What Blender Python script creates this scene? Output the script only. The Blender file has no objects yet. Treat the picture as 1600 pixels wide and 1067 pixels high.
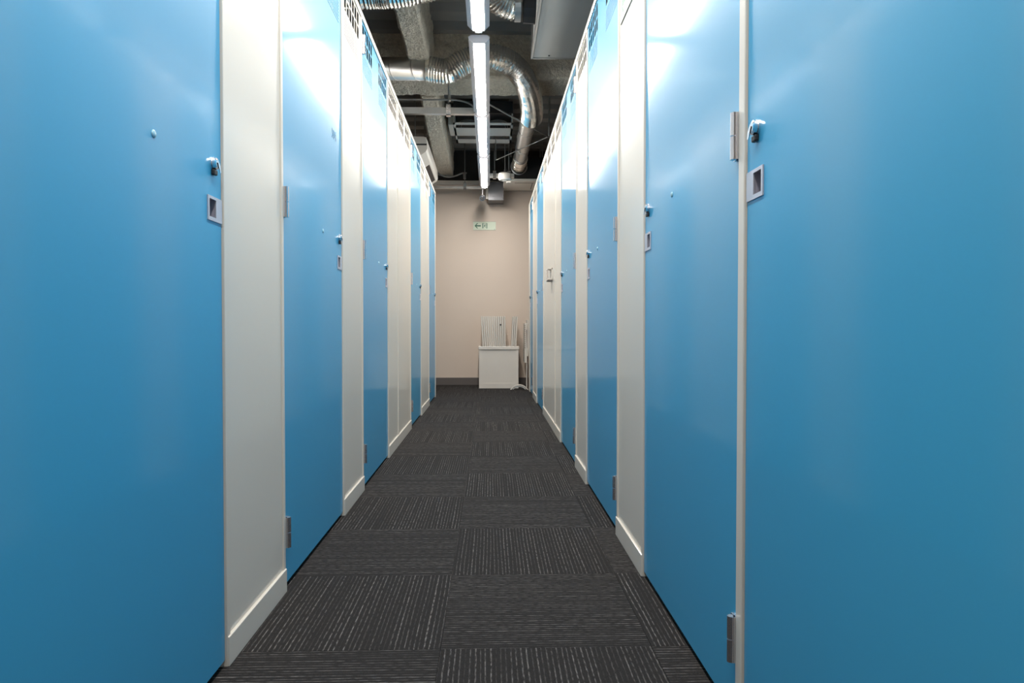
import bpy, bmesh, math, random
from mathutils import Vector, Matrix, noise
random.seed(4)
scene = bpy.context.scene
col = scene.collection

# ------------------------------------------------------------------ camera
cam_d = bpy.data.cameras.new('camera')
cam_d.sensor_fit = 'HORIZONTAL'; cam_d.sensor_width = 36.0
cam_d.lens = 36.0 * 1110.2 / 1600.0
cam_d.clip_start = 0.02; cam_d.clip_end = 60
cam = bpy.data.objects.new('camera', cam_d); col.objects.link(cam)
cam.location = (0.0, 0.0, 0.7594)
cam.rotation_euler = (math.pi / 2 - 0.0209, 0.0, -0.0309)
scene.camera = cam

# ------------------------------------------------------------------ world, exposure
w = bpy.data.worlds.new('world'); scene.world = w; w.use_nodes = True
bg = w.node_tree.nodes['Background']
bg.inputs['Color'].default_value = (0.9, 0.93, 1.0, 1); bg.inputs['Strength'].default_value = 0.02
vs = scene.view_settings
vs.view_transform = 'Standard'; vs.look = 'None'; vs.gamma = 1.0; vs.use_curve_mapping = False
vs.exposure = 0.0
LAMP = 89.0                       # emission of the lamp diffusers
LAMP_COL = (1.0, 0.955, 0.89)

# ------------------------------------------------------------------ dimensions (metres)
XL, XR = -0.5876, 0.4636          # faces of the two rows of storage units
TOP = 2.203                       # top of the units
CEIL = 3.06
YB = 9.25                         # end wall

# ------------------------------------------------------------------ materials
MATS = {}
def mat(name, colr, rough=0.5, metal=0.0, spec=0.5, var=0.04, scale=6.0, bump=0.0, bscale=60.0, coat=0.0, crough=0.1, rvar=0.0):
    m = bpy.data.materials.new(name); m.use_nodes = True
    nt = m.node_tree; b = nt.nodes['Principled BSDF']
    b.inputs['Roughness'].default_value = rough; b.inputs['Metallic'].default_value = metal
    b.inputs['Specular IOR Level'].default_value = spec
    b.inputs['Coat Weight'].default_value = coat; b.inputs['Coat Roughness'].default_value = crough
    tc = nt.nodes.new('ShaderNodeTexCoord')
    n = nt.nodes.new('ShaderNodeTexNoise'); n.inputs['Scale'].default_value = scale; n.inputs['Detail'].default_value = 4
    nt.links.new(tc.outputs['Object'], n.inputs['Vector'])
    mx = nt.nodes.new('ShaderNodeMix'); mx.data_type = 'RGBA'
    mx.inputs['A'].default_value = tuple(c * (1 - var) for c in colr) + (1,)
    mx.inputs['B'].default_value = tuple(min(1, c * (1 + var)) for c in colr) + (1,)
    nt.links.new(n.outputs['Fac'], mx.inputs['Factor'])
    nt.links.new(mx.outputs['Result'], b.inputs['Base Color'])
    if rvar:
        mr = nt.nodes.new('ShaderNodeMapRange')
        mr.inputs['To Min'].default_value = rough - rvar; mr.inputs['To Max'].default_value = rough + rvar
        nt.links.new(n.outputs['Fac'], mr.inputs['Value']); nt.links.new(mr.outputs['Result'], b.inputs['Roughness'])
    if bump:
        n2 = nt.nodes.new('ShaderNodeTexNoise'); n2.inputs['Scale'].default_value = bscale; n2.inputs['Detail'].default_value = 5
        nt.links.new(tc.outputs['Object'], n2.inputs['Vector'])
        bp = nt.nodes.new('ShaderNodeBump'); bp.inputs['Strength'].default_value = bump; bp.inputs['Distance'].default_value = 0.02
        nt.links.new(n2.outputs['Fac'], bp.inputs['Height']); nt.links.new(bp.outputs['Normal'], b.inputs['Normal'])
    MATS[name] = m
    return m

mat('blue', (0.048, 0.33, 0.565), 0.45, spec=0.20, var=0.02, scale=1.5, bump=0.012, bscale=3.0, coat=0.50, crough=0.105)
mat('white', (0.67, 0.62, 0.55), 0.45, spec=0.20, var=0.02, scale=1.5, bump=0.012, bscale=3.0, coat=0.50, crough=0.105)
mat('inside', (0.14, 0.135, 0.13), 0.7)
mat('dark_metal', (0.015, 0.015, 0.017), 0.5)
mat('chrome', (0.75, 0.73, 0.75), 0.16, metal=1.0)
mat('satin', (0.72, 0.69, 0.71), 0.24, metal=1.0)
mat('handle_grey', (0.52, 0.53, 0.60), 0.35, metal=0.35)
mat('handle_dark', (0.33, 0.32, 0.38), 0.4, metal=0.2)
mat('stud', (0.36, 0.60, 0.70), 0.12, spec=0.8)
mat('print', (0.10, 0.27, 0.42), 0.5)
mat('wall', (0.70, 0.595, 0.51), 0.85, spec=0.2, var=0.03, scale=2, bump=0.02, bscale=150)
mat('concrete', (0.06, 0.058, 0.056), 0.9, spec=0.2, var=0.25, scale=5, bump=0.2, bscale=30)
mat('deck', (0.32, 0.31, 0.295), 0.6, spec=0.3, var=0.2, scale=3)
mat('spray', (0.78, 0.69, 0.58), 0.95, spec=0.1, var=0.35, scale=45, bump=0.9, bscale=70)
mat('base_grey', (0.12, 0.105, 0.10), 0.55, var=0.05)
mat('alu', (0.88, 0.85, 0.80), 0.25, metal=1.0, var=0.10, scale=25, bump=0.12, bscale=40)
mat('galv', (0.66, 0.65, 0.63), 0.34, metal=1.0, var=0.18, scale=14)
mat('galv_paint', (0.52, 0.52, 0.50), 0.32, metal=0.25, var=0.06, scale=3)
mat('steel', (0.34, 0.35, 0.35), 0.4, metal=0.8, var=0.1)
mat('black', (0.008, 0.008, 0.009), 0.55)
mat('lamp_white', (0.72, 0.70, 0.74), 0.45)
mat('unit_white', (0.78, 0.73, 0.66), 0.45)
mat('unit_grey', (0.82, 0.81, 0.77), 0.45)
mat('box_grey', (0.17, 0.17, 0.18), 0.4, metal=0.4)
mat('cable', (0.30, 0.30, 0.29), 0.5)
mat('board', (0.66, 0.62, 0.56), 0.45, var=0.04)
mat('board_edge', (0.64, 0.60, 0.54), 0.5, var=0.06)
mat('bin_white', (0.70, 0.65, 0.59), 0.42)
mat('sign_pale', (0.66, 0.74, 0.60), 0.5)
mat('sign_green', (0.02, 0.14, 0.075), 0.5)
mat('sign_edge', (0.25, 0.27, 0.23), 0.5)
mat('red_grey', (0.16, 0.10, 0.085), 0.6)
mat('floor_base', (0.012, 0.011, 0.011), 0.95)

def emission(name, colr, s):
    m = bpy.data.materials.new(name); m.use_nodes = True
    b = m.node_tree.nodes['Principled BSDF']
    b.inputs['Base Color'].default_value = (0.9, 0.9, 0.9, 1)
    b.inputs['Emission Color'].default_value = colr + (1,); b.inputs['Emission Strength'].default_value = s
    MATS[name] = m
emission('diffuser', LAMP_COL, LAMP)

def carpet():
    m = bpy.data.materials.new('carpet'); m.use_nodes = True
    nt = m.node_tree; L = nt.links; b = nt.nodes['Principled BSDF']
    b.inputs['Roughness'].default_value = 0.95; b.inputs['Specular IOR Level'].default_value = 0.08
    tc = nt.nodes.new('ShaderNodeTexCoord'); oi = nt.nodes.new('ShaderNodeObjectInfo')
    def scaled(v, seedmul):
        mp = nt.nodes.new('ShaderNodeVectorMath'); mp.operation = 'MULTIPLY'; mp.inputs[1].default_value = v
        L.new(tc.outputs['Object'], mp.inputs[0])
        sc = nt.nodes.new('ShaderNodeMath'); sc.operation = 'MULTIPLY'; sc.inputs[1].default_value = seedmul
        L.new(oi.outputs['Random'], sc.inputs[0])
        ad = nt.nodes.new('ShaderNodeVectorMath'); ad.operation = 'ADD'
        L.new(mp.outputs[0], ad.inputs[0]); L.new(sc.outputs[0], ad.inputs[1])
        return ad.outputs[0]
    def nz(v, seedmul, detail, rough=0.5):
        n = nt.nodes.new('ShaderNodeTexNoise'); n.inputs['Scale'].default_value = 1.0
        n.inputs['Detail'].default_value = detail; n.inputs['Roughness'].default_value = rough
        L.new(scaled(v, seedmul), n.inputs['Vector']); return n.outputs['Fac']
    lines = nz((85, 0.8, 0), 37.0, 2.0)           # long yarn lines
    thread = nz((260, 55, 0), 91.0, 2.0)          # broken loops along a line
    fuzz = nz((420, 420, 420), 11.0, 2.0)
    # regular yarn rows, each row of its own strength
    def mth(op, a, b=None):
        n = nt.nodes.new('ShaderNodeMath'); n.operation = op
        for k, q in enumerate((a, b)):
            if q is None: continue
            if isinstance(q, (int, float)): n.inputs[k].default_value = q
            else: L.new(q, n.inputs[k])
        return n.outputs[0]
    sx = nt.nodes.new('ShaderNodeSeparateXYZ'); L.new(tc.outputs['Object'], sx.inputs[0])
    wob = nz((30, 2.0, 0), 53.0, 1.0)
    sn = mth('SINE', mth('ADD', mth('MULTIPLY', sx.outputs['X'], 2 * math.pi / 0.0118), mth('MULTIPLY', wob, 5.0)))
    ra = nt.nodes.new('ShaderNodeMapRange'); ra.inputs['From Min'].default_value = 0.45; ra.inputs['From Max'].default_value = 1.0
    L.new(sn, ra.inputs['Value'])
    rb = nt.nodes.new('ShaderNodeMapRange'); rb.inputs['From Min'].default_value = 0.38; rb.inputs['From Max'].default_value = 0.62
    rb.inputs['To Min'].default_value = 0.12
    L.new(lines, rb.inputs['Value'])
    rowstr = mth('MULTIPLY', ra.outputs[0], rb.outputs[0])
    r2 = nt.nodes.new('ShaderNodeMapRange'); r2.inputs['From Min'].default_value = 0.36; r2.inputs['From Max'].default_value = 0.66
    L.new(thread, r2.inputs['Value'])
    mu = nt.nodes.new('ShaderNodeMath'); mu.operation = 'MULTIPLY'
    L.new(rowstr, mu.inputs[0]); L.new(r2.outputs[0], mu.inputs[1])
    dk = nt.nodes.new('ShaderNodeMix'); dk.data_type = 'RGBA'
    dk.inputs['A'].default_value = (0.010, 0.0095, 0.0095, 1); dk.inputs['B'].default_value = (0.037, 0.0345, 0.034, 1)
    L.new(fuzz, dk.inputs['Factor'])
    mx = nt.nodes.new('ShaderNodeMix'); mx.data_type = 'RGBA'
    mx.inputs['B'].default_value = (0.20, 0.187, 0.180, 1)
    L.new(mu.outputs[0], mx.inputs['Factor']); L.new(dk.outputs['Result'], mx.inputs['A'])
    L.new(mx.outputs['Result'], b.inputs['Base Color'])
    ad = nt.nodes.new('ShaderNodeMath'); ad.operation = 'ADD'
    L.new(fuzz, ad.inputs[0]); L.new(mu.outputs[0], ad.inputs[1])
    bp = nt.nodes.new('ShaderNodeBump'); bp.inputs['Strength'].default_value = 0.5; bp.inputs['Distance'].default_value = 0.003
    L.new(ad.outputs[0], bp.inputs['Height']); L.new(bp.outputs['Normal'], b.inputs['Normal'])
    MATS['carpet'] = m
carpet()

def acrylic():
    m = bpy.data.materials.new('acrylic'); m.use_nodes = True
    b = m.node_tree.nodes['Principled BSDF']
    b.inputs['Base Color'].default_value = (0.92, 0.92, 0.93, 1); b.inputs['Roughness'].default_value = 0.12
    b.inputs['Transmission Weight'].default_value = 0.85; b.inputs['IOR'].default_value = 1.45
    MATS['acrylic'] = m
acrylic()

# ------------------------------------------------------------------ mesh helpers
def link(name, bm, m, parent=None, loc=None, smooth=False):
    """bm in world coordinates; the object's origin goes to loc (or the parent's origin)."""
    bmesh.ops.recalc_face_normals(bm, faces=bm.faces[:])
    o0 = Vector(loc) if loc is not None else Vector((0, 0, 0))
    if parent is not None and loc is None:
        o0 = Vector(parent['_o'])
    bmesh.ops.translate(bm, verts=bm.verts[:], vec=-o0)
    me = bpy.data.meshes.new(name); bm.to_mesh(me); bm.free()
    if smooth:
        for p in me.polygons: p.use_smooth = True
    me.materials.append(MATS[m])
    o = bpy.data.objects.new(name, me); col.objects.link(o)
    o['_o'] = tuple(o0)
    if parent is not None:
        o.parent = parent; o.location = o0 - Vector(parent['_o'])
    else:
        o.location = o0
    return o

def empty(name, loc, label, cat, group=None):
    o = bpy.data.objects.new(name, None); col.objects.link(o)
    o.empty_display_size = 0.1
    o.location = loc; o['_o'] = tuple(loc)
    return tag(o, label, cat, group)

def tag(o, label, cat, group=None):
    o['label'] = label; o['category'] = cat
    if group: o['group'] = group
    return o

def struct(o, label):
    o['kind'] = 'structure'; o['label'] = label
    return o

def box(bm, x0, x1, y0, y1, z0, z1, bev=0.0):
    r = bmesh.ops.create_cube(bm, size=1.0)
    vs_ = r['verts']
    for v in vs_:
        v.co = Vector((x0 + (v.co.x + .5) * (x1 - x0), y0 + (v.co.y + .5) * (y1 - y0), z0 + (v.co.z + .5) * (z1 - z0)))
    if bev:
        es = list({e for v in vs_ for e in v.link_edges})
        bmesh.ops.bevel(bm, geom=es, offset=bev, segments=2, affect='EDGES', profile=0.5)
    return bm

def B(*a, bev=0.0):
    return box(bmesh.new(), *a, bev=bev)

def frame_axes(d):
    d = d.normalized()
    up = Vector((0, 0, 1)) if abs(d.z) < 0.95 else Vector((1, 0, 0))
    a = d.cross(up).normalized(); b = a.cross(d).normalized()
    return a, b

def cyl(bm, p0, p1, r0, r1=None, seg=16, cap=True):
    p0, p1 = Vector(p0), Vector(p1); r1 = r0 if r1 is None else r1
    a, b = frame_axes(p1 - p0)
    R = []
    for p, r in ((p0, r0), (p1, r1)):
        R.append([bm.verts.new(p + (a * math.cos(t) + b * math.sin(t)) * r) for t in [2 * math.pi * k / seg for k in range(seg)]])
    for k in range(seg):
        bm.faces.new((R[0][k], R[0][(k + 1) % seg], R[1][(k + 1) % seg], R[1][k]))
    if cap:
        bm.faces.new(R[0][::-1]); bm.faces.new(R[1])
    return bm

def catmull(pts, step):
    P = [Vector(p) for p in pts]
    P = [P[0] * 2 - P[1]] + P + [P[-1] * 2 - P[-2]]
    out = []
    for i in range(1, len(P) - 2):
        n = max(2, int((P[i + 1] - P[i]).length / step))
        for k in range(n):
            t = k / n
            out.append(0.5 * ((2 * P[i]) + (P[i + 1] - P[i - 1]) * t + (2 * P[i - 1] - 5 * P[i] + 4 * P[i + 1] - P[i + 2]) * t * t
                       + (-P[i - 1] + 3 * P[i] - 3 * P[i + 1] + P[i + 2]) * t ** 3))
    out.append(P[-2])
    return out

def sweep(bm, path, rad, seg=12, cap=True):
    """tube along path; rad is a number or a function of the ring's index"""
    a = None; rings = []
    for i, p in enumerate(path):
        d = (path[min(i + 1, len(path) - 1)] - path[max(i - 1, 0)]).normalized()
        if a is None: a, b = frame_axes(d)
        else:
            a = (a - d * a.dot(d)).normalized(); b = d.cross(a).normalized()
        r = rad(i) if callable(rad) else rad
        rings.append([bm.verts.new(p + (a * math.cos(t) + b * math.sin(t)) * r) for t in [2 * math.pi * k / seg for k in range(seg)]])
    for i in range(len(rings) - 1):
        for k in range(seg):
            bm.faces.new((rings[i][k], rings[i][(k + 1) % seg], rings[i + 1][(k + 1) % seg], rings[i + 1][k]))
    if cap:
        bm.faces.new(rings[0][::-1]); bm.faces.new(rings[-1])
    return bm

def flex(pts, r, depth=0.008, pitch=0.019, seg=28):
    """corrugated flexible duct"""
    path = catmull(pts, pitch / 2)
    rr = [r + (depth if i % 2 else 0) + random.uniform(-0.0012, 0.0012) for i in range(len(path))]
    return sweep(bmesh.new(), path, lambda i: rr[i], seg, cap=False)

def poly_prism(bm, pts, axis, a0, a1):
    """extrude a polygon given in the two other axes along axis ('x','y','z')"""
    def P(p, a):
        if axis == 'x': return (a, p[0], p[1])
        if axis == 'y': return (p[0], a, p[1])
        return (p[0], p[1], a)
    A = [bm.verts.new(P(p, a0)) for p in pts]; Bv = [bm.verts.new(P(p, a1)) for p in pts]
    n = len(pts)
    for k in range(n): bm.faces.new((A[k], A[(k + 1) % n], Bv[(k + 1) % n], Bv[k]))
    bm.faces.new(A[::-1]); bm.faces.new(Bv)
    return bm

class Side:
    """n = distance out of the front into the aisle"""
    def __init__(s, x, sgn): s.x, s.s = x, sgn
    def X(s, n): return s.x + s.s * n
    def box(s, n0, n1, y0, y1, z0, z1, bev=0.0, bm=None):
        xa, xb = sorted((s.X(n0), s.X(n1)))
        return box(bm or bmesh.new(), xa, xb, y0, y1, z0, z1, bev)
LEFT, RIGHT = Side(XL, 1), Side(XR, -1)

def plate(sd, n0, n1, y0, y1, z0, z1, holes, ret=0.0):
    """flat sheet with rectangular holes (ya, yb, za, zb) cut right through"""
    ys = sorted({round(v, 5) for v in [y0, y1] + [h[0] for h in holes] + [h[1] for h in holes]})
    zs = sorted({round(v, 5) for v in [z0, z1] + [h[2] for h in holes] + [h[3] for h in holes]})
    ny, nz = len(ys) - 1, len(zs) - 1
    yi = {v: i for i, v in enumerate(ys)}; zi = {v: i for i, v in enumerate(zs)}
    solid = [[True] * nz for _ in range(ny)]
    for h in holes:
        for i in range(yi[round(h[0], 5)], yi[round(h[1], 5)]):
            for k in range(zi[round(h[2], 5)], zi[round(h[3], 5)]): solid[i][k] = False
    bm = bmesh.new(); V = {}
    def v(i, k, f):
        if (i, k, f) not in V: V[(i, k, f)] = bm.verts.new((sd.X(n1 if f else n0), ys[i], zs[k]))
        return V[(i, k, f)]
    S = lambda i, k: 0 <= i < ny and 0 <= k < nz and solid[i][k]
    for i in range(ny):
        for k in range(nz):
            if not solid[i][k]: continue
            bm.faces.new((v(i, k, 1), v(i + 1, k, 1), v(i + 1, k + 1, 1), v(i, k + 1, 1)))
            bm.faces.new((v(i, k, 0), v(i, k + 1, 0), v(i + 1, k + 1, 0), v(i + 1, k, 0)))
            if not S(i - 1, k): bm.faces.new((v(i, k, 0), v(i, k, 1), v(i, k + 1, 1), v(i, k + 1, 0)))
            if not S(i + 1, k): bm.faces.new((v(i + 1, k, 1), v(i + 1, k, 0), v(i + 1, k + 1, 0), v(i + 1, k + 1, 1)))
            if not S(i, k - 1): bm.faces.new((v(i, k, 0), v(i + 1, k, 0), v(i + 1, k, 1), v(i, k, 1)))
            if not S(i, k + 1): bm.faces.new((v(i, k + 1, 1), v(i + 1, k + 1, 1), v(i + 1, k + 1, 0), v(i, k + 1, 0)))
    if ret:                                            # folded-back edges of the sheet
        for (a, b, c, d) in ((y0, y0 + .0015, z0, z1), (y1 - .0015, y1, z0, z1), (y0, y1, z0, z0 + .0015)):
            sd.box(n0 - ret, n0, a, b, c, d, bm=bm)
    return bm

def rough_beam(stations, z0, z1, axis, amp=0.016, res=0.022, seed=0.0):
    """steel beam under sprayed mineral wool. stations: (along, lo, hi) of its bottom; open at the top"""
    bm = bmesh.new(); L0, L1 = stations[0][0], stations[-1][0]
    n = int((L1 - L0) / res)
    def lerp(a):
        for s, t in zip(stations, stations[1:]):
            if a <= t[0] + 1e-9:
                f = (a - s[0]) / (t[0] - s[0]); return s[1] + f * (t[1] - s[1]), s[2] + f * (t[2] - s[2])
        return stations[-1][1:]
    rows = []
    for i in range(n + 1):
        a = L0 + (L1 - L0) * i / n
        lo, hi = lerp(a); w_ = hi - lo; prof = []
        m = max(3, int((z1 - z0) / 0.03)); q = max(4, int(w_ / res))
        for k in range(m): prof.append((lo, z1 + (z0 + 0.03 - z1) * k / m, -1, 0))
        prof.append((lo + 0.006, z0 + 0.015, -.7, -.7))
        for k in range(q + 1): prof.append((lo + 0.02 + (w_ - 0.04) * k / q, z0, 0, -1))
        prof.append((hi - 0.006, z0 + 0.015, .7, -.7))
        for k in range(m): prof.append((hi, z0 + 0.03 + (z1 - z0 - 0.03) * (k + 1) / m, 1, 0))
        row = []
        for (c, z, nx, nz_) in prof:
            p = Vector((c * 1.0, a, z)) + Vector((seed, 0, 0))
            d = (noise.noise(p * 38) * 0.6 + noise.noise(p * 9) * 0.8) * amp
            c += nx * d; z += nz_ * d
            row.append(bm.verts.new((c, a, z) if axis == 'y' else (a, c, z)))
        rows.append(row)
    for r0, r1 in zip(rows, rows[1:]):
        m = min(len(r0), len(r1))
        for k in range(m - 1): bm.faces.new((r0[k], r0[k + 1], r1[k + 1], r1[k]))
    bm.faces.new(rows[0]); bm.faces.new(rows[-1])
    return bm

# ------------------------------------------------------------------ the room
fl = struct(link('floor', B(-3.2, 2.6, -3.0, YB + 0.1, -0.12, -0.006), 'floor_base', loc=(0, 0, -0.006)), 'dark carpet tiled floor of the narrow aisle')
struct(link('wall_back', B(-3.2, 2.6, YB, YB + 0.1, -0.006, 2.645), 'wall', loc=(0, YB, 0)), 'plain beige wall at the far end of the aisle')
struct(link('trim_1', B(-3.2, 2.6, YB - 0.03, YB + 0.1, 2.59, 2.645, bev=0.006), 'unit_white', loc=(0, YB, 2.59)), 'cream ledge along the top of the beige end wall')
struct(link('wall_upper', B(-3.2, 2.6, YB + 0.1, YB + 0.2, 2.5, CEIL + 0.1), 'concrete', loc=(0, YB + 0.1, 2.6)), 'dark concrete above the beige end wall')
struct(link('baseboard_back', B(-3.2, 2.6, YB - 0.012, YB, 0.0, 0.097, bev=0.002), 'base_grey', loc=(0, YB, 0)), 'grey vinyl skirting along the end wall')
struct(link('wall_left', B(-3.3, -3.2, -3.0, YB + 0.2, -0.12, CEIL + .1), 'wall', loc=(-3.2, 0, 0)), 'outer room wall behind the left row of units')
struct(link('wall_right', B(2.6, 2.7, -3.0, YB + 0.2, -0.12, CEIL + .1), 'wall', loc=(2.6, 0, 0)), 'outer room wall behind the right row of units')
struct(link('wall_front', B(-3.3, 2.7, -3.1, -3.0, -0.12, CEIL + .1), 'wall', loc=(0, -3.0, 0)), 'room wall behind the viewer')
struct(link('wall_aisle_left', B(XL - 0.04, XL, -3.0, 0.75, 0, TOP), 'white', loc=(XL, -1, 0)), 'white partition carrying on the left row beside the viewer')
struct(link('wall_aisle_right', B(XR, XR + 0.04, -3.0, 0.44, 0, TOP), 'white', loc=(XR, -1, 0)), 'white partition carrying on the right row beside the viewer')

# ribbed metal deck ceiling, ribs across the aisle
bm = bmesh.new()
prof = []; y = -3.0
while y < YB + 0.1:
    prof += [(y, CEIL), (y + 0.15, CEIL), (y + 0.18, CEIL + 0.06), (y + 0.30, CEIL + 0.06)]
    y += 0.33
prof.append((YB + 0.2, CEIL))
A = [bm.verts.new((-3.2, p[0], p[1])) for p in prof]; Bq = [bm.verts.new((2.6, p[0], p[1])) for p in prof]
for k in range(len(prof) - 1): bm.faces.new((A[k], A[k + 1], Bq[k + 1], Bq[k]))
r = bmesh.ops.extrude_face_region(bm, geom=bm.faces[:])
bmesh.ops.translate(bm, verts=[g for g in r['geom'] if isinstance(g, bmesh.types.BMVert)], vec=(0, 0, 0.04))
struct(link('ceiling', bm, 'deck', loc=(0, 0, CEIL)), 'dark ribbed metal deck ceiling')

# carpet tiles, quarter-turned one against the next
tile_cache = {}
def carpet_tile(ix, iy):
    x0, x1 = -0.117 + 0.5 * ix, 0.383 + 0.5 * ix
    y0, y1 = 1.663 + 0.5 * iy, 2.163 + 0.5 * iy
    x1 = min(x1, 0.62) if y1 < 8.3 else x1
    y1 = min(y1, YB - 0.001)
    if y1 - y0 < 0.02: return
    cx, cy, hx, hy = (x0 + x1) / 2, (y0 + y1) / 2, (x1 - x0) / 2 - 0.0006, (y1 - y0) / 2 - 0.0006
    turned = (ix + iy) % 2 == 0          # yarn across the aisle
    if turned: hx, hy = hy, hx
    key = (round(hx, 4), round(hy, 4))
    if key not in tile_cache:
        b_ = B(-hx, hx, -hy, hy, -0.006, 0.0)
        me = bpy.data.meshes.new('carpet_tile'); bmesh.ops.recalc_face_normals(b_, faces=b_.faces[:]); b_.to_mesh(me); b_.free()
        me.materials.append(MATS['carpet']); tile_cache[key] = me
    o = bpy.data.objects.new('carpet_tile', tile_cache[key]); col.objects.link(o)
    o.parent = fl; o.location = (cx, cy, 0.006)
    o.rotation_euler = (0, 0, math.pi / 2 if turned else 0)
for iy in range(-4, 16):
    for ix in ((-1, 0, 1) if 2.163 + .5 * iy < 7.5 else (-3, -2, -1, 0, 1, 2)):
        carpet_tile(ix, iy)

# ------------------------------------------------------------------ storage units
SLOT_Z = ((2.047, 2.099), (2.110, 2.162))
def vent_holes(ya, n, pitch=0.056, wd=0.041, slits=True):
    H = []
    for k in range(n):
        y = ya + k * pitch
        for z in SLOT_Z: H.append((y, y + wd, z[0], z[1]))
    if slits:
        for k in range(7): H.append((ya, ya + (n - 1) * pitch + wd, 1.945 + k * 0.0125, 1.948 + k * 0.0125))
    return H

def make_door(unit, sd, y0, y1, number=None, stud=True):
    """door leaf hinged at its near edge, lock and pull at its far edge"""
    a, b = y0 + 0.003, y1 - 0.003
    N = -0.003
    hy0, hy1 = b - 0.070, b - 0.034                    # recess of the pull
    wd = (y1 - y0)
    H = vent_holes(a + 0.034, 5) + vent_holes(b - 0.295, 5) + [(hy0, hy1, 0.992, 1.030)]
    d = link('door', plate(sd, N - 0.0006, N, a, b, 0.017, 2.172, H, ret=0.026), 'blue', unit)
    for z in (0.125, 1.071, 2.012):
        bm = bmesh.new()
        for k in (0, 1): cyl(bm, (sd.X(0.0075), y0 + 0.0085, z + k * 0.0445), (sd.X(0.0075), y0 + 0.0085, z + k * 0.0445 + 0.0425), 0.0075, seg=14)
        sd.box(N, 0.003, y0 + 0.004, y0 + 0.024, z, z + 0.087, bm=bm)
        sd.box(0.002, 0.0055, y0 + 0.0002, y0 + 0.006, z, z + 0.087, bm=bm)
        link('hinge', bm, 'satin', d)
    # cylinder lock with its small lever
    ly = b - 0.046
    bm = bmesh.new()
    cyl(bm, (sd.X(N), ly, 1.106), (sd.X(N + 0.003), ly, 1.106), 0.0145, seg=20)
    cyl(bm, (sd.X(N), ly, 1.106), (sd.X(N + 0.009), ly, 1.106), 0.0125, seg=20)
    cyl(bm, (sd.X(N + 0.009), ly, 1.106), (sd.X(N + 0.0115), ly, 1.106), 0.0125, 0.009, seg=20)
    lk = link('lock', bm, 'chrome', d)
    bm = bmesh.new()
    poly = [(ly - 0.003, 1.108), (ly + 0.004, 1.110), (ly + 0.012, 1.102), (ly + 0.015, 1.090), (ly + 0.010, 1.088), (ly + 0.004, 1.097)]
    xa, xb = sorted((sd.X(N + 0.0116), sd.X(N + 0.0130)))
    poly_prism(bm, poly, 'x', xa, xb)
    link('lever', bm, 'chrome', lk)
    link('lock_shadow', sd.box(N + 0.0003, N + 0.008, ly - 0.009, ly + 0.009, 1.082, 1.0932, bev=0.002), 'dark_metal', lk)  # dark block just below the cylinder, painted shadow of the lock
    # flush pull
    pl = link('pull_handle', plate(sd, N - 0.001, N + 0.0025, b - 0.077, b - 0.001, 0.984, 1.036, [(hy0, hy1, 0.992, 1.030)]), 'handle_grey', d)
    bm = bmesh.new()
    sd.box(N - 0.024, N - 0.020, hy0 - 0.004, hy1 + 0.004, 0.988, 1.034, bm=bm)
    sd.box(N - 0.022, N - 0.0012, hy0 - 0.004, hy0 - 0.0005, 0.988, 1.034, bm=bm)
    sd.box(N - 0.022, N - 0.0012, hy1 + 0.0005, hy1 + 0.004, 0.988, 1.034, bm=bm)
    sd.box(N - 0.022, N - 0.0012, hy0 - 0.004, hy1 + 0.004, 0.987, 0.9915, bm=bm)
    sd.box(N - 0.022, N - 0.0012, hy0 - 0.004, hy1 + 0.004, 1.0305, 1.035, bm=bm)
    link('recess', bm, 'handle_dark', d)
    # small round stud
    if stud:
        bm = bmesh.new()
        bmesh.ops.create_uvsphere(bm, u_segments=16, v_segments=10, radius=0.0075)
        for v in bm.verts: v.co = Vector((v.co.x * 0.5 + sd.X(N), v.co.y + b - 0.312, v.co.z + 1.098))
        link('stud', bm, 'stud', d, smooth=True)
    if number:
        me = text_mesh(number, 0.05)
        bm = bmesh.new(); bm.from_mesh(me)
        for v in bm.verts:
            c = v.co.copy()
            v.co = Vector((sd.X(N + 0.0006 + c.z), b - 0.165 + c.x if sd.s > 0 else b - 0.03 - c.x, 1.468 + c.y))
        link('number', bm, 'print', d)
    return d

def text_mesh(s, size):
    cu = bpy.data.curves.new('lettering', 'FONT'); cu.body = s; cu.size = size; cu.extrude = 0.0003
    o = bpy.data.objects.new('lettering', cu); col.objects.link(o)
    dg = bpy.context.evaluated_depsgraph_get()
    me = bpy.data.meshes.new_from_object(o.evaluated_get(dg))
    bpy.data.objects.remove(o, do_unlink=True)
    return me

def make_panel(unit, sd, y0, y1):
    w_ = y1 - y0
    H = []
    if w_ > 1.0:
        H = vent_holes(y0 + 0.05, 5) + vent_holes(y0 + w_ / 2 - 0.14, 5) + vent_holes(y1 - 0.31, 5)
    elif w_ > 0.6:
        H = vent_holes(y0 + 0.045, 5) + vent_holes(y1 - 0.31, 5)
    else:
        H = vent_holes((y0 + y1) / 2 - 0.158, 6)
    p = link('panel', plate(sd, -0.0026, -0.002, y0 + 0.018, y1 - 0.018, 0.068, 2.172, H, ret=0.02), 'white', unit)
    for a in (y0, y1 - 0.018):
        link('post', sd.box(-0.03, 0.0025, a, a + 0.018, 0.0, 2.172, bev=0.0015), 'white', unit)
    link('kickboard', sd.box(-0.02, 0.006, y0 + 0.001, y1 - 0.001, 0.0, 0.067, bev=0.002), 'white', unit)
    return p

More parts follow.
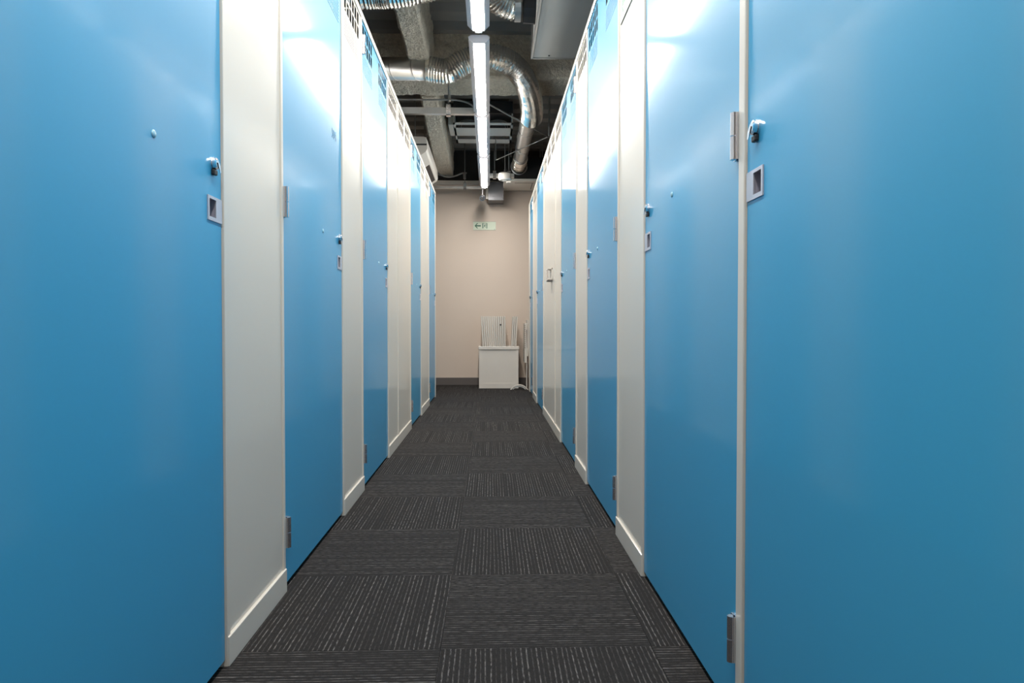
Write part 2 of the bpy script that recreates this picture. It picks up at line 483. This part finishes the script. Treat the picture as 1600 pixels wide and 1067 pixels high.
def make_unit(sd, parts, label, group, number=None, end=False):
    y0, y1 = parts[0][1], parts[-1][2]
    u = empty('storage_unit', (sd.X(-0.6), (y0 + y1) / 2, 0), label, 'storage unit', group)
    for kind, a, b in parts:
        if kind == 'door': make_door(u, sd, a, b, number, stud=not (sd is RIGHT and a < 0.6))
        elif kind == 'panel': make_panel(u, sd, a, b)
        elif kind == 'post': link('post', sd.box(-0.05, 0.0025, a, b, 0.0, 2.172, bev=0.002), 'white', u)
    link('top_rail', sd.box(-0.004, 0.003, y0, y1, 2.173, TOP, bev=0.001), 'white', u)
    link('side_panel', sd.box(-1.2, -0.036, y0 + 0.001, y0 + 0.016, 0.0, TOP - 0.003), 'inside', u)
    if end: link('side_panel', sd.box(-1.2, -0.051, y1 - 0.017, y1 - 0.001, 0.0, TOP - 0.003), 'white', u)
    link('back_panel', sd.box(-1.215, -1.2005, y0 + 0.001, y1 - 0.001, 0.0, TOP - 0.003), 'inside', u)
    return u

gl, gr = 'storage units in the left row', 'storage units in the right row'
make_unit(LEFT, [('door', 0.775, 1.589), ('panel', 1.589, 2.042)], 'nearest storage unit on the left, its blue door cut by the picture edge', gl)
make_unit(LEFT, [('door', 2.042, 2.8555), ('panel', 2.8555, 3.305)], 'second storage unit from the camera on the left, faint number on its blue door', gl, number='504')
make_unit(LEFT, [('door', 3.305, 4.116), ('panel', 4.116, 4.58)], 'third storage unit from the camera on the left, blue door before two adjoining white panels', gl)
make_unit(LEFT, [('panel', 4.58, 5.29), ('door', 5.29, 6.072)], 'fourth storage unit on the left, wide white panel nearer than its blue door', gl)
make_unit(LEFT, [('panel', 6.072, 6.866), ('door', 6.866, 7.65), ('post', 7.65, 7.69)], 'farthest storage unit on the left, under the white wall air conditioner', gl, end=True)
make_unit(RIGHT, [('door', 0.47, 1.2825), ('post', 1.2825, 1.3126)], 'nearest storage unit on the right, large blue door filling the picture edge', gr)
make_unit(RIGHT, [('door', 1.3126, 2.13), ('panel', 2.13, 2.571)], 'second storage unit from the camera on the right, green sign high on its white panel', gr)
make_unit(RIGHT, [('door', 2.571, 3.391), ('panel', 3.391, 3.822)], 'third storage unit from the camera on the right, below the grey fan box', gr)
make_unit(RIGHT, [('door', 3.822, 4.635), ('panel', 4.635, 5.071)], 'fourth storage unit from the camera on the right, nearer than the white bracket', gr)
make_unit(RIGHT, [('panel', 5.071, 6.17), ('door', 6.17, 7.03)], 'fifth storage unit on the right, small white bracket on its wide white panel', gr)
make_unit(RIGHT, [('panel', 7.03, 7.64), ('door', 7.64, 8.25), ('post', 8.25, 8.50)], 'farthest storage unit on the right, next to the white bin', gr, end=True)

# ------------------------------------------------------------------ lamps over the aisle
LX, LZ = -0.065, 2.448
lamps = [(-0.53, 0.95, 'linear ceiling lamp directly over the viewer'),
         (1.04, 2.55, 'linear ceiling lamp just above the top of the picture'),
         (2.63, 4.10, 'nearest visible white linear lamp, cut by the top edge of the picture'),
         (4.28, 5.72, 'second white linear lamp from the top, in front of the curved duct'),
         (5.80, 7.08, 'third white linear lamp from the top, beside the slotted ceiling unit'),
         (7.19, 8.66, 'farthest white linear lamp, just above the security camera')]
for ((y0, y1, lab), rods) in zip(lamps, ((-0.3, 0.7), (1.3, 2.3), (2.9, 3.5), (4.6, 5.1), (6.2, 6.6), (8.2, 8.5))):
    t = empty('linear_lamp', (LX, (y0 + y1) / 2, LZ), lab, 'lamp', 'linear lamps in a line over the aisle')
    bm = bmesh.new()
    prof = [(LX - 0.045, LZ + 0.052), (LX - 0.063, LZ + 0.040), (LX - 0.063, LZ + 0.030), (LX - 0.0345, LZ), (LX + 0.0345, LZ), (LX + 0.063, LZ + 0.030), (LX + 0.063, LZ + 0.040), (LX + 0.045, LZ + 0.052)]
    poly_prism(bm, prof, 'y', y0, y1)
    link('housing', bm, 'lamp_white', t)
    # rounded diffuser hanging under the housing
    bm = bmesh.new(); rows = []
    ya, yb, R = y0 + 0.001, y1 - 0.004, 0.034
    st = [(ya, .85), (ya + .004, .97), (ya + .01, 1)] + [(yb - R + R * math.sin(k * math.pi / 16), math.cos(k * math.pi / 16)) for k in range(8)] + [(yb, 0.12)]
    for (yy, f) in st:
        rows.append([bm.verts.new((LX + R * f * math.cos(a), yy, LZ - 0.012 * (f ** .6) * math.sin(a))) for a in [math.pi * k / 14 for k in range(15)]])
    for r0, r1 in zip(rows, rows[1:]):
        for k in range(14): bm.faces.new((r0[k], r0[k + 1], r1[k + 1], r1[k]))
    bm.faces.new(rows[0]); bm.faces.new(rows[-1])
    link('diffuser', bm, 'diffuser', t, smooth=True)
    link('joint_clip', B(LX - 0.022, LX + 0.022, y1 + 0.0005, y1 + 0.075, LZ + 0.018, LZ + 0.046, bev=0.003), 'lamp_white', t)
    for yy in rods:
        link('hanger_rod', cyl(bmesh.new(), (LX, yy, LZ + 0.052), (LX, yy, CEIL + 0.03), 0.0045, seg=8), 'steel', t)

# ------------------------------------------------------------------ sprayed beams
tag(link('sprayed_beam', rough_beam([(3.0, -0.59, -0.435), (5.62, -0.61, -0.44)], 2.72, CEIL + 0.05, 'y', seed=3.0), 'spray', loc=(-0.52, 4.3, 2.72)),
    'short rough grey sprayed beam between the big curved duct and the straight duct', 'beam')
tag(link('sprayed_beam', rough_beam([(6.13, -0.60, -0.445), (7.0, -0.635, -0.457), (8.2, -0.665, -0.463), (YB + 0.08, -0.685, -0.47)], 2.72, CEIL + 0.05, 'y', seed=7.0), 'spray', loc=(-0.55, 7.6, 2.72)),
    'long rough grey sprayed beam running along to the end wall', 'beam')
tag(link('sprayed_beam', rough_beam([(-2.6, 5.66, 6.10), (2.4, 5.64, 6.08)], 2.72, CEIL + 0.05, 'x', seed=11.0), 'spray', loc=(0, 5.9, 2.72)),
    'rough grey sprayed beam crossing the aisle behind the curved ducts', 'beam')

# ------------------------------------------------------------------ ducts
# spiral duct from the left, flexible elbow, straight duct to the black unit
t = empty('ventilation_duct', (0, 5.4, 2.68), 'shiny duct with flexible bend curving over the aisle behind the second lamp', 'duct')
DR = 0.082
bm = cyl(bmesh.new(), (-2.2, 5.36, 2.68), (-0.43, 5.36, 2.68), DR, seg=32)
s = link('spiral_pipe', bm, 'galv', t, smooth=False)
for p in s.data.polygons: p.use_smooth = len(p.vertices) == 4
for x in (-1.1, -0.86, -0.70, -0.54):
    bm = bmesh.new(); pts = [Vector((x + 0.05 * math.sin(a * 2 * math.pi / 32) * 0.8, 5.36 + (DR + .001) * math.sin(a * 2 * math.pi / 32), 2.68 + (DR + .001) * math.cos(a * 2 * math.pi / 32))) for a in range(33)]
    sweep(bm, pts, 0.0022, 6, cap=False)
    link('seam', bm, 'galv', s)
link('flexible_bend', flex([(-0.455, 5.36, 2.68), (-0.312, 5.355, 2.668), (-0.207, 5.35, 2.722), (-0.097, 5.35, 2.762), (0.022, 5.36, 2.775), (0.143, 5.42, 2.757),
                            (0.244, 5.53, 2.702), (0.315, 5.72, 2.632), (0.350, 5.95, 2.565), (0.355, 6.12, 2.545)], 0.086), 'alu', t, smooth=False)
link('tape_band', cyl(bmesh.new(), (-0.475, 5.36, 2.68), (-0.405, 5.36, 2.678), 0.089, seg=32), 'alu', t)
# long straight run to the collar
bm = sweep(bmesh.new(), catmull([(0.350, 6.02, 2.60), (0.352, 6.25, 2.632), (0.352, 6.6, 2.66), (0.352, 7.4, 2.685), (0.350, 8.2, 2.692)], 0.05), 0.074, 28)
s = link('straight_pipe', bm, 'galv', t, smooth=True)
for yy in (6.5, 6.9, 7.3, 7.7, 8.1):
    link('seam', sweep(bmesh.new(), [Vector((0.352 + 0.0755 * math.cos(a * math.pi / 16), yy + 0.02 * math.sin(a * math.pi / 16), 2.60 + 0.085 * min(1, max(0.62, (yy - 6) / 1.3)) + 0.0755 * math.sin(a * math.pi / 16) + 0.004)) for a in range(33)], 0.003, 6, cap=False), 'galv', s)
link('flexible_end', flex([(0.350, 8.15, 2.692), (0.350, 8.35, 2.692), (0.350, 8.585, 2.69)], 0.080, 0.004, 0.022), 'alu', t, smooth=False)
link('collar', sweep(bmesh.new(), [Vector((0.350 + 0.094 * math.cos(a * math.pi / 16), 8.585, 2.685 + 0.094 * math.sin(a * math.pi / 16))) for a in range(33)], 0.008, 8, cap=False), 'galv', t)

# big flexible duct arching from the grey fan box over the lamps to the left
t = empty('flexible_duct', (0, 4.0, 2.65), 'big silver flexible duct arching out at the top of the picture', 'duct')
link('hose', flex([(-1.5, 3.95, 2.595), (-0.77, 3.95, 2.592), (-0.56, 3.95, 2.595), (-0.41, 3.95, 2.617), (-0.266, 3.97, 2.672), (-0.161, 4.00, 2.725), (-0.073, 4.05, 2.742),
                   (0.0, 4.11, 2.695), (0.065, 4.16, 2.655), (0.148, 4.19, 2.638)], 0.082, 0.008, 0.018, 32), 'alu', t, smooth=False)
link('collar', cyl(bmesh.new(), (0.145, 4.19, 2.637), (0.180, 4.19, 2.637), 0.092, seg=24), 'galv', t)

t = empty('fan_box', (0.6, 4.1, 2.5), 'grey sheet metal fan box hanging over the right row', 'fan box')
link('casing', B(0.278, 1.05, 3.25, 4.63, 2.50, 2.86, bev=0.004), 'galv_paint', t)
bm = bmesh.new()
for yy in (3.238, 4.6305): box(bm, 0.268, 1.06, yy, yy + 0.011, 2.494, 2.87)
box(bm, 0.266, 0.2775, 3.24, 4.642, 2.494, 2.52)
link('flange', bm, 'galv', t)
link('inlet', cyl(bmesh.new(), (0.196, 4.19, 2.635), (0.277, 4.19, 2.635), 0.098, 0.102, seg=12), 'black', t)
link('side_plate', B(0.266, 0.2775, 4.03, 4.36, 2.53, 2.79), 'unit_white', t)
for (x, yy) in ((0.36, 3.4), (0.95, 3.4), (0.36, 4.5), (0.95, 4.5)):
    link('hanger_rod', cyl(bmesh.new(), (x, yy, 2.86), (x, yy, CEIL + .03), 0.006, seg=8), 'steel', t)
for (x, yy) in ((0.38, 4.59), (0.44, 3.7), (0.60, 4.3)):
    link('screw', cyl(bmesh.new(), (x, yy, 2.496), (x, yy, 2.5005), 0.006, seg=8), 'dark_metal', t)

# black concealed air conditioner with its pale outlet panel
t = empty('concealed_air_conditioner', (0.37, 8.8, 2.5), 'black boxed air conditioner with pale outlet panel under the duct end', 'air conditioner')
link('casing', B(0.20, 0.70, 8.60, 9.20, 2.535, 2.80), 'black', t)
link('outlet_panel', B(0.166, 0.72, 8.55, 9.16, 2.505, 2.533, bev=0.004), 'unit_white', t)
bm = bmesh.new(); box(bm, 0.30, 0.54, 8.66, 8.674, 2.5035, 2.506); box(bm, 0.512, 0.52, 8.66, 9.06, 2.5035, 2.506)
link('slot', bm, 'dark_metal', t)
for (x, yy) in ((0.26, 8.7), (0.64, 8.7), (0.26, 9.1), (0.64, 9.1)):
    link('hanger_rod', cyl(bmesh.new(), (x, yy, 2.80), (x, yy, CEIL + .03), 0.005, seg=8), 'steel', t)

# slotted ceiling unit in the middle
t = empty('ceiling_fan_unit', (-0.07, 7.55, 2.8), 'white ceiling unit with two dark slots, partly hidden by the third lamp', 'ventilation unit')
bm = bmesh.new()
for (a, b) in ((7.17, 7.245), (7.362, 7.655), (7.80, 7.96)): box(bm, -0.37, 0.235, a, b, 2.80, 2.804)
box(bm, -0.37, -0.35, 7.17, 7.96, 2.80, 2.804); box(bm, 0.215, 0.235, 7.17, 7.96, 2.80, 2.804)
link('grille_panel', bm, 'unit_grey', t)
link('casing', B(-0.365, 0.23, 7.175, 7.955, 2.90, 3.02, bev=0.004), 'dark_metal', t)
for x in (-0.22, 0.08):
    bm = bmesh.new()
    for rr in (0.14, 0.18, 0.215):
        sweep(bm, [Vector((x + rr * 0.6 * math.cos(a * math.pi / 16), 7.55 + rr * 1.25 * math.sin(a * math.pi / 16), 2.862)) for a in range(33)], 0.003, 6, cap=False)
    link('fan_guard', bm, 'steel', t)
link('terminal_box', B(-0.425, -0.371, 7.30, 7.72, 2.815, 2.90, bev=0.004), 'unit_grey', t)
for x in (-0.36, 0.225):
    link('hanger_bracket', B(x - 0.006, x + 0.006, 7.18, 7.95, 2.8045, 2.90), 'unit_grey', t)
for (x, yy) in ((-0.34, 7.25), (0.20, 7.25), (-0.34, 7.88), (0.20, 7.88)):
    link('hanger_rod', cyl(bmesh.new(), (x, yy, 3.02), (x, yy, CEIL + .03), 0.006, seg=8), 'steel', t)

# suspended air conditioner over the left row
t = empty('suspended_air_conditioner', (-0.8, 7.7, 2.42), 'white suspended air conditioner above the far end of the left row', 'air conditioner')
AX0, AX1 = -0.98, -0.615
bm = poly_prism(bmesh.new(), [(AX0, 2.62), (AX0, 2.46), (AX0 + 0.06, 2.42), (AX1 - 0.09, 2.42), (AX1 - 0.012, 2.475), (AX1, 2.50), (AX1, 2.59), (AX1 - 0.03, 2.62)], 'y', 7.02, 8.45)
link('casing', bm, 'unit_white', t)
sl = lambda f, d: (AX1 - 0.09 + 0.078 * f + 0.0006 * d, 2.42 + 0.055 * f - 0.0009 * d)
link('intake_grille', poly_prism(bmesh.new(), [sl(.2, 0), sl(.2, 2.5), sl(.85, 2.5), sl(.85, 0)], 'y', 7.55, 8.33), 'dark_metal', t)
link('outlet_slot', B(AX1 - 0.20, AX1 - 0.004, 7.0185, 7.0205, 2.535, 2.550), 'dark_metal', t)
link('end_cap', B(AX0 + .02, AX1 - 0.006, 7.012, 7.0195, 2.556, 2.612, bev=0.002), 'unit_white', t)
for yy in (7.2, 8.25):
    link('hanger_rod', cyl(bmesh.new(), (-0.75, yy, 2.62), (-0.75, yy, CEIL + .03), 0.006, seg=8), 'steel', t)

# ------------------------------------------------------------------ small ceiling fittings
def channel(label, x0, x1, y, z, brackets, h=0.042):
    t = empty('steel_channel', ((x0 + x1) / 2, y, z), label, 'steel channel', 'steel channels carrying the lamps')
    bm = bmesh.new()
    box(bm, x0, x1, y - 0.020, y + 0.020, z - h / 2, z - h / 2 + 0.003)
    box(bm, x0, x1, y - 0.022, y - 0.0195, z - h / 2, z + h / 2); box(bm, x0, x1, y + 0.0195, y + 0.022, z - h / 2, z + h / 2)
    link('rail', bm, 'galv', t)
    for x in brackets:
        bm = bmesh.new()
        box(bm, x - 0.018, x + 0.018, y - 0.027, y - 0.0225, z - h / 2 - 0.012, z + 0.055)
        box(bm, x - 0.018, x + 0.018, y + 0.0225, y + 0.027, z - h / 2 - 0.012, z + 0.055)
        box(bm, x - 0.018, x + 0.018, y - 0.027, y + 0.027, z + 0.05, z + 0.055)
        box(bm, x - 0.018, x + 0.018, y - 0.027, y + 0.027, z - h / 2 - 0.012, z - h / 2 - 0.008)
        link('bracket', bm, 'chrome', t)
        link('hanger_rod', cyl(bmesh.new(), (x, y, z + 0.055), (x, y, CEIL + 0.03), 0.005, seg=8), 'steel', t)
channel('grey steel channel crossing in front of the long sprayed beam', -1.6, -0.128, 5.80, 2.50, (-0.335,), 0.05)
channel('thin steel channel crossing in front of the top of the end wall', -1.6, -0.06, 8.84, 2.478, (-0.31,), 0.03)
channel('short steel channel right of the farthest lamp, behind the round detector', -0.004, 0.275, 8.12, 2.475, (0.052, 0.215), 0.045)

t = empty('cable_conduit', (-0.5, 5.9, 2.63), 'thin grey cable running under the crossing sprayed beam', 'cable')
link('conduit', sweep(bmesh.new(), catmull([(-1.5, 5.93, 2.632), (-0.80, 5.93, 2.632), (-0.42, 5.93, 2.634), (-0.30, 5.93, 2.634), (-0.21, 5.93, 2.620), (-0.15, 5.93, 2.592), (-0.10, 5.93, 2.535), (-0.09, 5.93, 2.512)], 0.03), 0.007, 8), 'cable', t)
link('clip', B(-0.345, -0.325, 5.91, 5.95, 2.625, 2.70), 'galv', t)
t = empty('looped_cable', (-0.5, 9.1, 2.7), 'grey flexible cable sagging under the end of the long beam', 'cable')
link('hose', sweep(bmesh.new(), catmull([(-0.735, 9.0, 3.06), (-0.72, 9.0, 2.86), (-0.69, 9.0, 2.76), (-0.63, 9.0, 2.675), (-0.53, 9.0, 2.642), (-0.43, 9.0, 2.658), (-0.35, 9.0, 2.69), (-0.29, 9.0, 2.692)], 0.02), 0.010, 8), 'cable', t)
link('clamp', B(-0.335, -0.30, 8.985, 9.015, 2.62, 2.70, bev=0.003), 'chrome', t)

# braces
tag(link('brace_rod', sweep(bmesh.new(), [Vector((-0.012, 5.85, 2.705)), Vector((-0.009, 5.852, 2.578)), Vector((0.558, 6.75, 2.553)), Vector((0.562, 6.756, CEIL))], 0.007, 8), 'steel', loc=(0.3, 6.3, 2.57)), 'dark slanting brace rod crossing in front of the straight duct', 'brace')
tag(link('brace_rod', sweep(bmesh.new(), [Vector((0.590, 6.92, CEIL)), Vector((0.575, 6.92, 2.605)), Vector((0.064, 7.73, 2.561)), Vector((0.063, 7.732, 2.80))], 0.005, 8), 'steel', loc=(0.3, 7.3, 2.58)), 'thin pale brace rod below the crossing of the dark one', 'brace')

# round detector on its rod
t = empty('fire_detector', (0.168, 8.0, 2.39), 'round white detector hanging on a rod beside the farthest lamp', 'detector')
bm = bmesh.new()
for (z0, z1, r0, r1) in ((2.474, 2.466, 0.070, 0.074), (2.466, 2.410, 0.074, 0.074), (2.410, 2.398, 0.074, 0.062), (2.398, 2.388, 0.040, 0.030)):
    cyl(bm, (0.168, 8.0, z0), (0.168, 8.0, z1), r0, r1, seg=32)
link('body', bm, 'bin_white', t)
link('base', cyl(bmesh.new(), (0.168, 8.0, 2.4745), (0.168, 8.0, 2.484), 0.078, 0.06, seg=28), 'base_grey', t)
link('hanger_rod', cyl(bmesh.new(), (0.168, 8.0, 2.484), (0.168, 8.0, CEIL + .03), 0.0045, seg=8), 'steel', t)
link('nut', cyl(bmesh.new(), (0.168, 8.0, 2.49), (0.168, 8.0, 2.515), 0.012, seg=6), 'chrome', t)
link('indicator_lamp', B(0.185, 0.235, 7.985, 8.02, 2.372, 2.392, bev=0.004), 'unit_white', t)

# grey duct box on the end wall
t = empty('wall_duct_box', (0.08, 9.1, 2.36), 'grey metal box at the top of the end wall under the last lamp', 'box')
link('casing', B(-0.022, 0.172, 8.95, YB - 0.001, 2.345, 2.575, bev=0.003), 'box_grey', t)
for z in (2.37, 2.41):
    link('screw', cyl(bmesh.new(), (0.160, 8.945, z), (0.160, 8.9505, z), 0.004, seg=8), 'chrome', t)
link('side_strip', B(-0.050, -0.0225, 9.0, 9.05, 2.37, 2.575), 'unit_white', t)

# security camera
t = empty('security_camera', (-0.093, 8.8, 2.3), 'small dark security camera hanging under the farthest lamp', 'camera')
link('stem', cyl(bmesh.new(), (-0.092, 8.84, 2.375), (-0.092, 8.84, 2.462), 0.007, seg=10), 'lamp_white', t)
link('shell', cyl(bmesh.new(), (-0.092, 8.88, 2.366), (-0.093, 8.8201, 2.350), 0.032, 0.038, seg=24), 'black', t)
link('body', cyl(bmesh.new(), (-0.093, 8.82, 2.350), (-0.095, 8.76, 2.334), 0.035, 0.035, seg=24), 'unit_grey', t)
link('hood', cyl(bmesh.new(), (-0.095, 8.7599, 2.334), (-0.0955, 8.745, 2.330), 0.037, 0.034, seg=24), 'chrome', t)
link('lens', cyl(bmesh.new(), (-0.0955, 8.7449, 2.330), (-0.096, 8.736, 2.3275), 0.025, 0.021, seg=20), 'black', t)

# ------------------------------------------------------------------ signs
def sign(name, label, M, L, H):
    """M maps (u right, v up, n out) to the world"""
    t = empty(name, M(L / 2, 0, 0), label, 'sign')
    def pr(n0, n1, polys, nm, m):
        bm = bmesh.new()
        for poly in polys:
            A_ = [bm.verts.new(M(u, v, n0)) for u, v in poly]; B_ = [bm.verts.new(M(u, v, n1)) for u, v in poly]
            k = len(poly)
            for i in range(k): bm.faces.new((A_[i], A_[(i + 1) % k], B_[(i + 1) % k], B_[i]))
            bm.faces.new(A_[::-1]); bm.faces.new(B_)
        return link(nm, bm, m, t)
    R = lambda a, b, c, d: [(a, c), (b, c), (b, d), (a, d)]
    pr(0.0005, 0.003, [R(0, L, 0, H)], 'plate', 'sign_pale')
    bw = 0.0025
    pr(0.0005, 0.0034, [R(0, L, -bw, 0), R(0, L, H, H + bw)], 'edge', 'sign_edge')
    s_ = H / 0.105
    q = lambda P_: [(u * s_, v * s_) for u, v in P_]
    pr(0.003, 0.0036, [q([(0.018, .0525), (.048, .085), (.062, .085), (.040, .0605), (.098, .0605), (.098, .0445), (.040, .0445), (.062, .020), (.048, .020)])], 'arrow', 'sign_green')
    pr(0.003, 0.0036, [q(R(.118, .128, .020, .087)), q(R(.170, .180, .020, .087)), q(R(.128, .170, .083, .087))], 'doorway_symbol', 'sign_green')
    a = [(.152 + .005 * math.cos(k * math.pi / 4), .072 + .005 * math.sin(k * math.pi / 4)) for k in range(8)]
    run = [[(.146, .064), (.156, .066), (.153, .048), (.143, .048)], [(.146, .050), (.153, .048), (.160, .040), (.158, .030), (.154, .031), (.155, .039)],
           [(.143, .050), (.149, .048), (.140, .036), (.133, .033), (.132, .037), (.138, .040)], [(.154, .064), (.156, .060), (.165, .057), (.165, .061)], [(.146, .064), (.148, .060), (.138, .053), (.136, .056)]]
    pr(0.003, 0.0036, [q(a)] + [q(p_) for p_ in run], 'runner_symbol', 'sign_green')
    pr(0.003, 0.0035, [q(R(.268, .276, .008, .014))], 'maker_mark', 'sign_edge')
    return t
sign('exit_sign', 'pale green exit sign with left arrow on the beige end wall', lambda u, v, n: Vector((-0.217 + u, YB - n, 2.012 + v)), 0.292, 0.106)
sign('exit_sign', 'pale green sign high on a white panel, cut by the top edge', lambda u, v, n: Vector((XR + 0.002 - n, 2.528 - u, 1.830 + v)), 0.292, 0.106)

# small white bracket on the wide right-hand panel
t = empty('wall_bracket', (XR, 5.35, 1.11), 'small white bracket with clear front on a wide white panel of the right row', 'bracket')
bm = bmesh.new()
box(bm, XR - 0.034, XR + 0.0015, 5.29, 5.42, 1.188, 1.197); box(bm, XR - 0.006, XR + 0.0015, 5.29, 5.42, 1.115, 1.197); box(bm, XR - 0.034, XR + 0.0015, 5.29, 5.42, 1.110, 1.117)
link('frame', bm, 'bin_white', t)
link('underside_shade', B(XR - 0.033, XR - 0.002, 5.289, 5.418, 1.100, 1.1095), 'base_grey', t)  # dark slab gives the bracket's underside its shade by colour
link('clear_front', B(XR - 0.032, XR - 0.0285, 5.30, 5.41, 1.1175, 1.1875), 'acrylic', t)

# ------------------------------------------------------------------ things at the end of the aisle
BX0, BX1, BY0, BY1 = -0.136, 0.350, 8.74, 9.20
t = empty('white_bin', ((BX0 + BX1) / 2, 8.95, 0), 'open white box bin standing against the beige end wall', 'bin')
link('front_panel', B(BX0 + 0.03, BX1 - 0.03, BY0 + 0.007, BY0 + 0.02, 0.06, 0.475), 'bin_white', t)
bm = bmesh.new(); box(bm, BX0, BX0 + 0.03, BY0, BY0 + 0.02, 0.0605, 0.475); box(bm, BX1 - 0.03, BX1, BY0, BY0 + 0.02, 0.0605, 0.475); box(bm, BX0, BX1, BY0, BY0 + 0.02, 0, 0.060)
link('front_frame', bm, 'bin_white', t)
for (a, b) in ((BX0, BX0 + 0.02), (BX1 - 0.02, BX1)):
    link('side_panel', B(a, b, BY0 + 0.0205, BY1 - 0.0205, 0, 0.475), 'bin_white', t)
link('back_panel', B(BX0, BX1, BY1 - 0.02, BY1, 0, 0.475), 'bin_white', t)
link('bottom', B(BX0 + 0.0205, BX1 - 0.0205, BY0 + 0.0205, BY1 - 0.0205, 0.0, 0.02), 'bin_white', t)
bm = bmesh.new()
box(bm, BX0 - 0.008, BX1 + 0.008, BY0 - 0.008, BY0 + 0.024, 0.4755, 0.517, bev=0.006); box(bm, BX0 - 0.008, BX1 + 0.008, BY1 - 0.03, BY1 + 0.005, 0.4755, 0.517, bev=0.006)
box(bm, BX0 - 0.008, BX0 + 0.024, BY0 + 0.0245, BY1 - 0.0305, 0.4755, 0.517, bev=0.006); box(bm, BX1 - 0.024, BX1 + 0.008, BY0 + 0.0245, BY1 - 0.0305, 0.4755, 0.517, bev=0.006)
link('rim', bm, 'bin_white', t)

def board(xb, xt, wd, label, group, top=0.885, y0=8.82, y1=9.02, hole=None):
    ang = math.atan2(xt - xb, top - 0.515)
    bm = B(-wd / 2, wd / 2, -(y1 - y0) / 2, (y1 - y0) / 2, 0, top - 0.022, bev=0.0025)
    x0 = xb - math.tan(ang) * 0.493
    o = link('shelf_board', bm, 'board_edge', loc=(0, 0, 0))
    o.location = (x0, (y0 + y1) / 2, 0.022 + abs(math.sin(ang)) * wd / 2); o.rotation_euler = (0, ang, 0)
    o['_o'] = (0, 0, 0)
    tag(o, label, 'board', group)
    if hole:
        bm2 = cyl(bmesh.new(), (0, -(y1 - y0) / 2 - 0.002, hole), (0, -(y1 - y0) / 2 + 0.004, hole), 0.0105, seg=16)
        c = link('hole_plug', bm2, 'black', o)
        c.location = (0, 0, 0)
    return o
nb = 12
ords = ['first', 'second', 'third', 'fourth', 'fifth', 'sixth', 'seventh', 'eighth', 'ninth', 'tenth', 'eleventh', 'twelfth']
for k in range(nb):
    f = k / (nb - 1)
    xb = -0.083 + f * 0.268; xt = -0.104 + f * 0.284
    lab = '%s pale board from the left standing upright in the white bin' % ords[k]
    if k == 9: lab = 'pale board with a small black hole standing in the white bin'
    board(xb, xt, 0.0190, lab, 'boards in the white bin', top=0.889 - 0.003 * random.random(), y0=8.80 + 0.006 * random.random(), hole=0.76 if k == 9 else None)
for k in range(3):
    board(0.272 + k * 0.0225, 0.289 + k * 0.0225, 0.0180, ['left', 'middle', 'right'][k] + ' one of three leaning boards at the right side of the white bin', 'leaning boards in the white bin', top=0.887, y0=8.80 + .01 * k)

# white folded panels leaning in the gap behind the right row
t = empty('folded_shelf_panel', (0.445, 8.75, 0), 'white folded shelf panels leaning behind the end of the right row', 'panel')
link('panel', B(0.421, 0.450, 8.62, 9.05, 0.32, 0.80, bev=0.003), 'board', t)
link('panel', poly_prism(bmesh.new(), [(0.4505, 0.40), (0.463, 0.40), (0.474, 0.84), (0.454, 0.84)], 'y', 8.61, 9.0), 'board', t)
link('panel', poly_prism(bmesh.new(), [(0.4645, 0.48), (0.472, 0.48), (0.487, 0.74), (0.4755, 0.74)], 'y', 8.605, 8.95), 'board', t)
link('leg', poly_prism(bmesh.new(), [(0.440, 0.0), (0.449, 0.0), (0.452, 0.33), (0.443, 0.33)], 'y', 8.615, 8.65), 'board', t)
link('leg', poly_prism(bmesh.new(), [(0.452, 0.0), (0.459, 0.0), (0.463, 0.40), (0.4555, 0.40)], 'y', 8.64, 8.68), 'red_grey', t)
for k in range(12):
    link('slot', B(0.4205, 0.428, 8.6185, 8.6205, 0.50 + k * 0.024, 0.512 + k * 0.024), 'red_grey', t)
link('edge_strip', poly_prism(bmesh.new(), [(0.440, 0.72), (0.446, 0.72), (0.453, 0.50), (0.447, 0.50)], 'y', 8.616, 8.6195), 'red_grey', t)

# bent white strip lying on the carpet
t = empty('bent_strip', (0.352, 8.56, 0), 'white strip bent into a low arch on the carpet beside the bin', 'strip')
def arch(r_out, r_in, cz, half):
    pts = []
    for k in range(25):
        a = math.pi / 2 + half - 2 * half * k / 24
        pts.append((0.352 + r_out * math.cos(a), cz + r_out * math.sin(a)))
    for k in range(25):
        a = math.pi / 2 - half + 2 * half * k / 24
        pts.append((0.352 + r_in * math.cos(a), cz + r_in * math.sin(a)))
    return pts
h_ = math.asin(0.108 / 0.125)
bm = poly_prism(bmesh.new(), arch(0.125, 0.112, -0.125 * math.cos(h_) + 0.0, h_), 'y', 8.53, 8.595)
for v in bm.verts: v.co.z = max(0.0005, v.co.z)
link('outer_band', bm, 'bin_white', t)
bm = poly_prism(bmesh.new(), arch(0.108, 0.098, -0.125 * math.cos(h_) - 0.002, h_ * .8), 'y', 8.54, 8.585)
for v in bm.verts: v.co.z = max(0.0005, v.co.z)
link('inner_band', bm, 'unit_grey', t)

for o in bpy.data.objects:
    if '_o' in o: del o['_o']
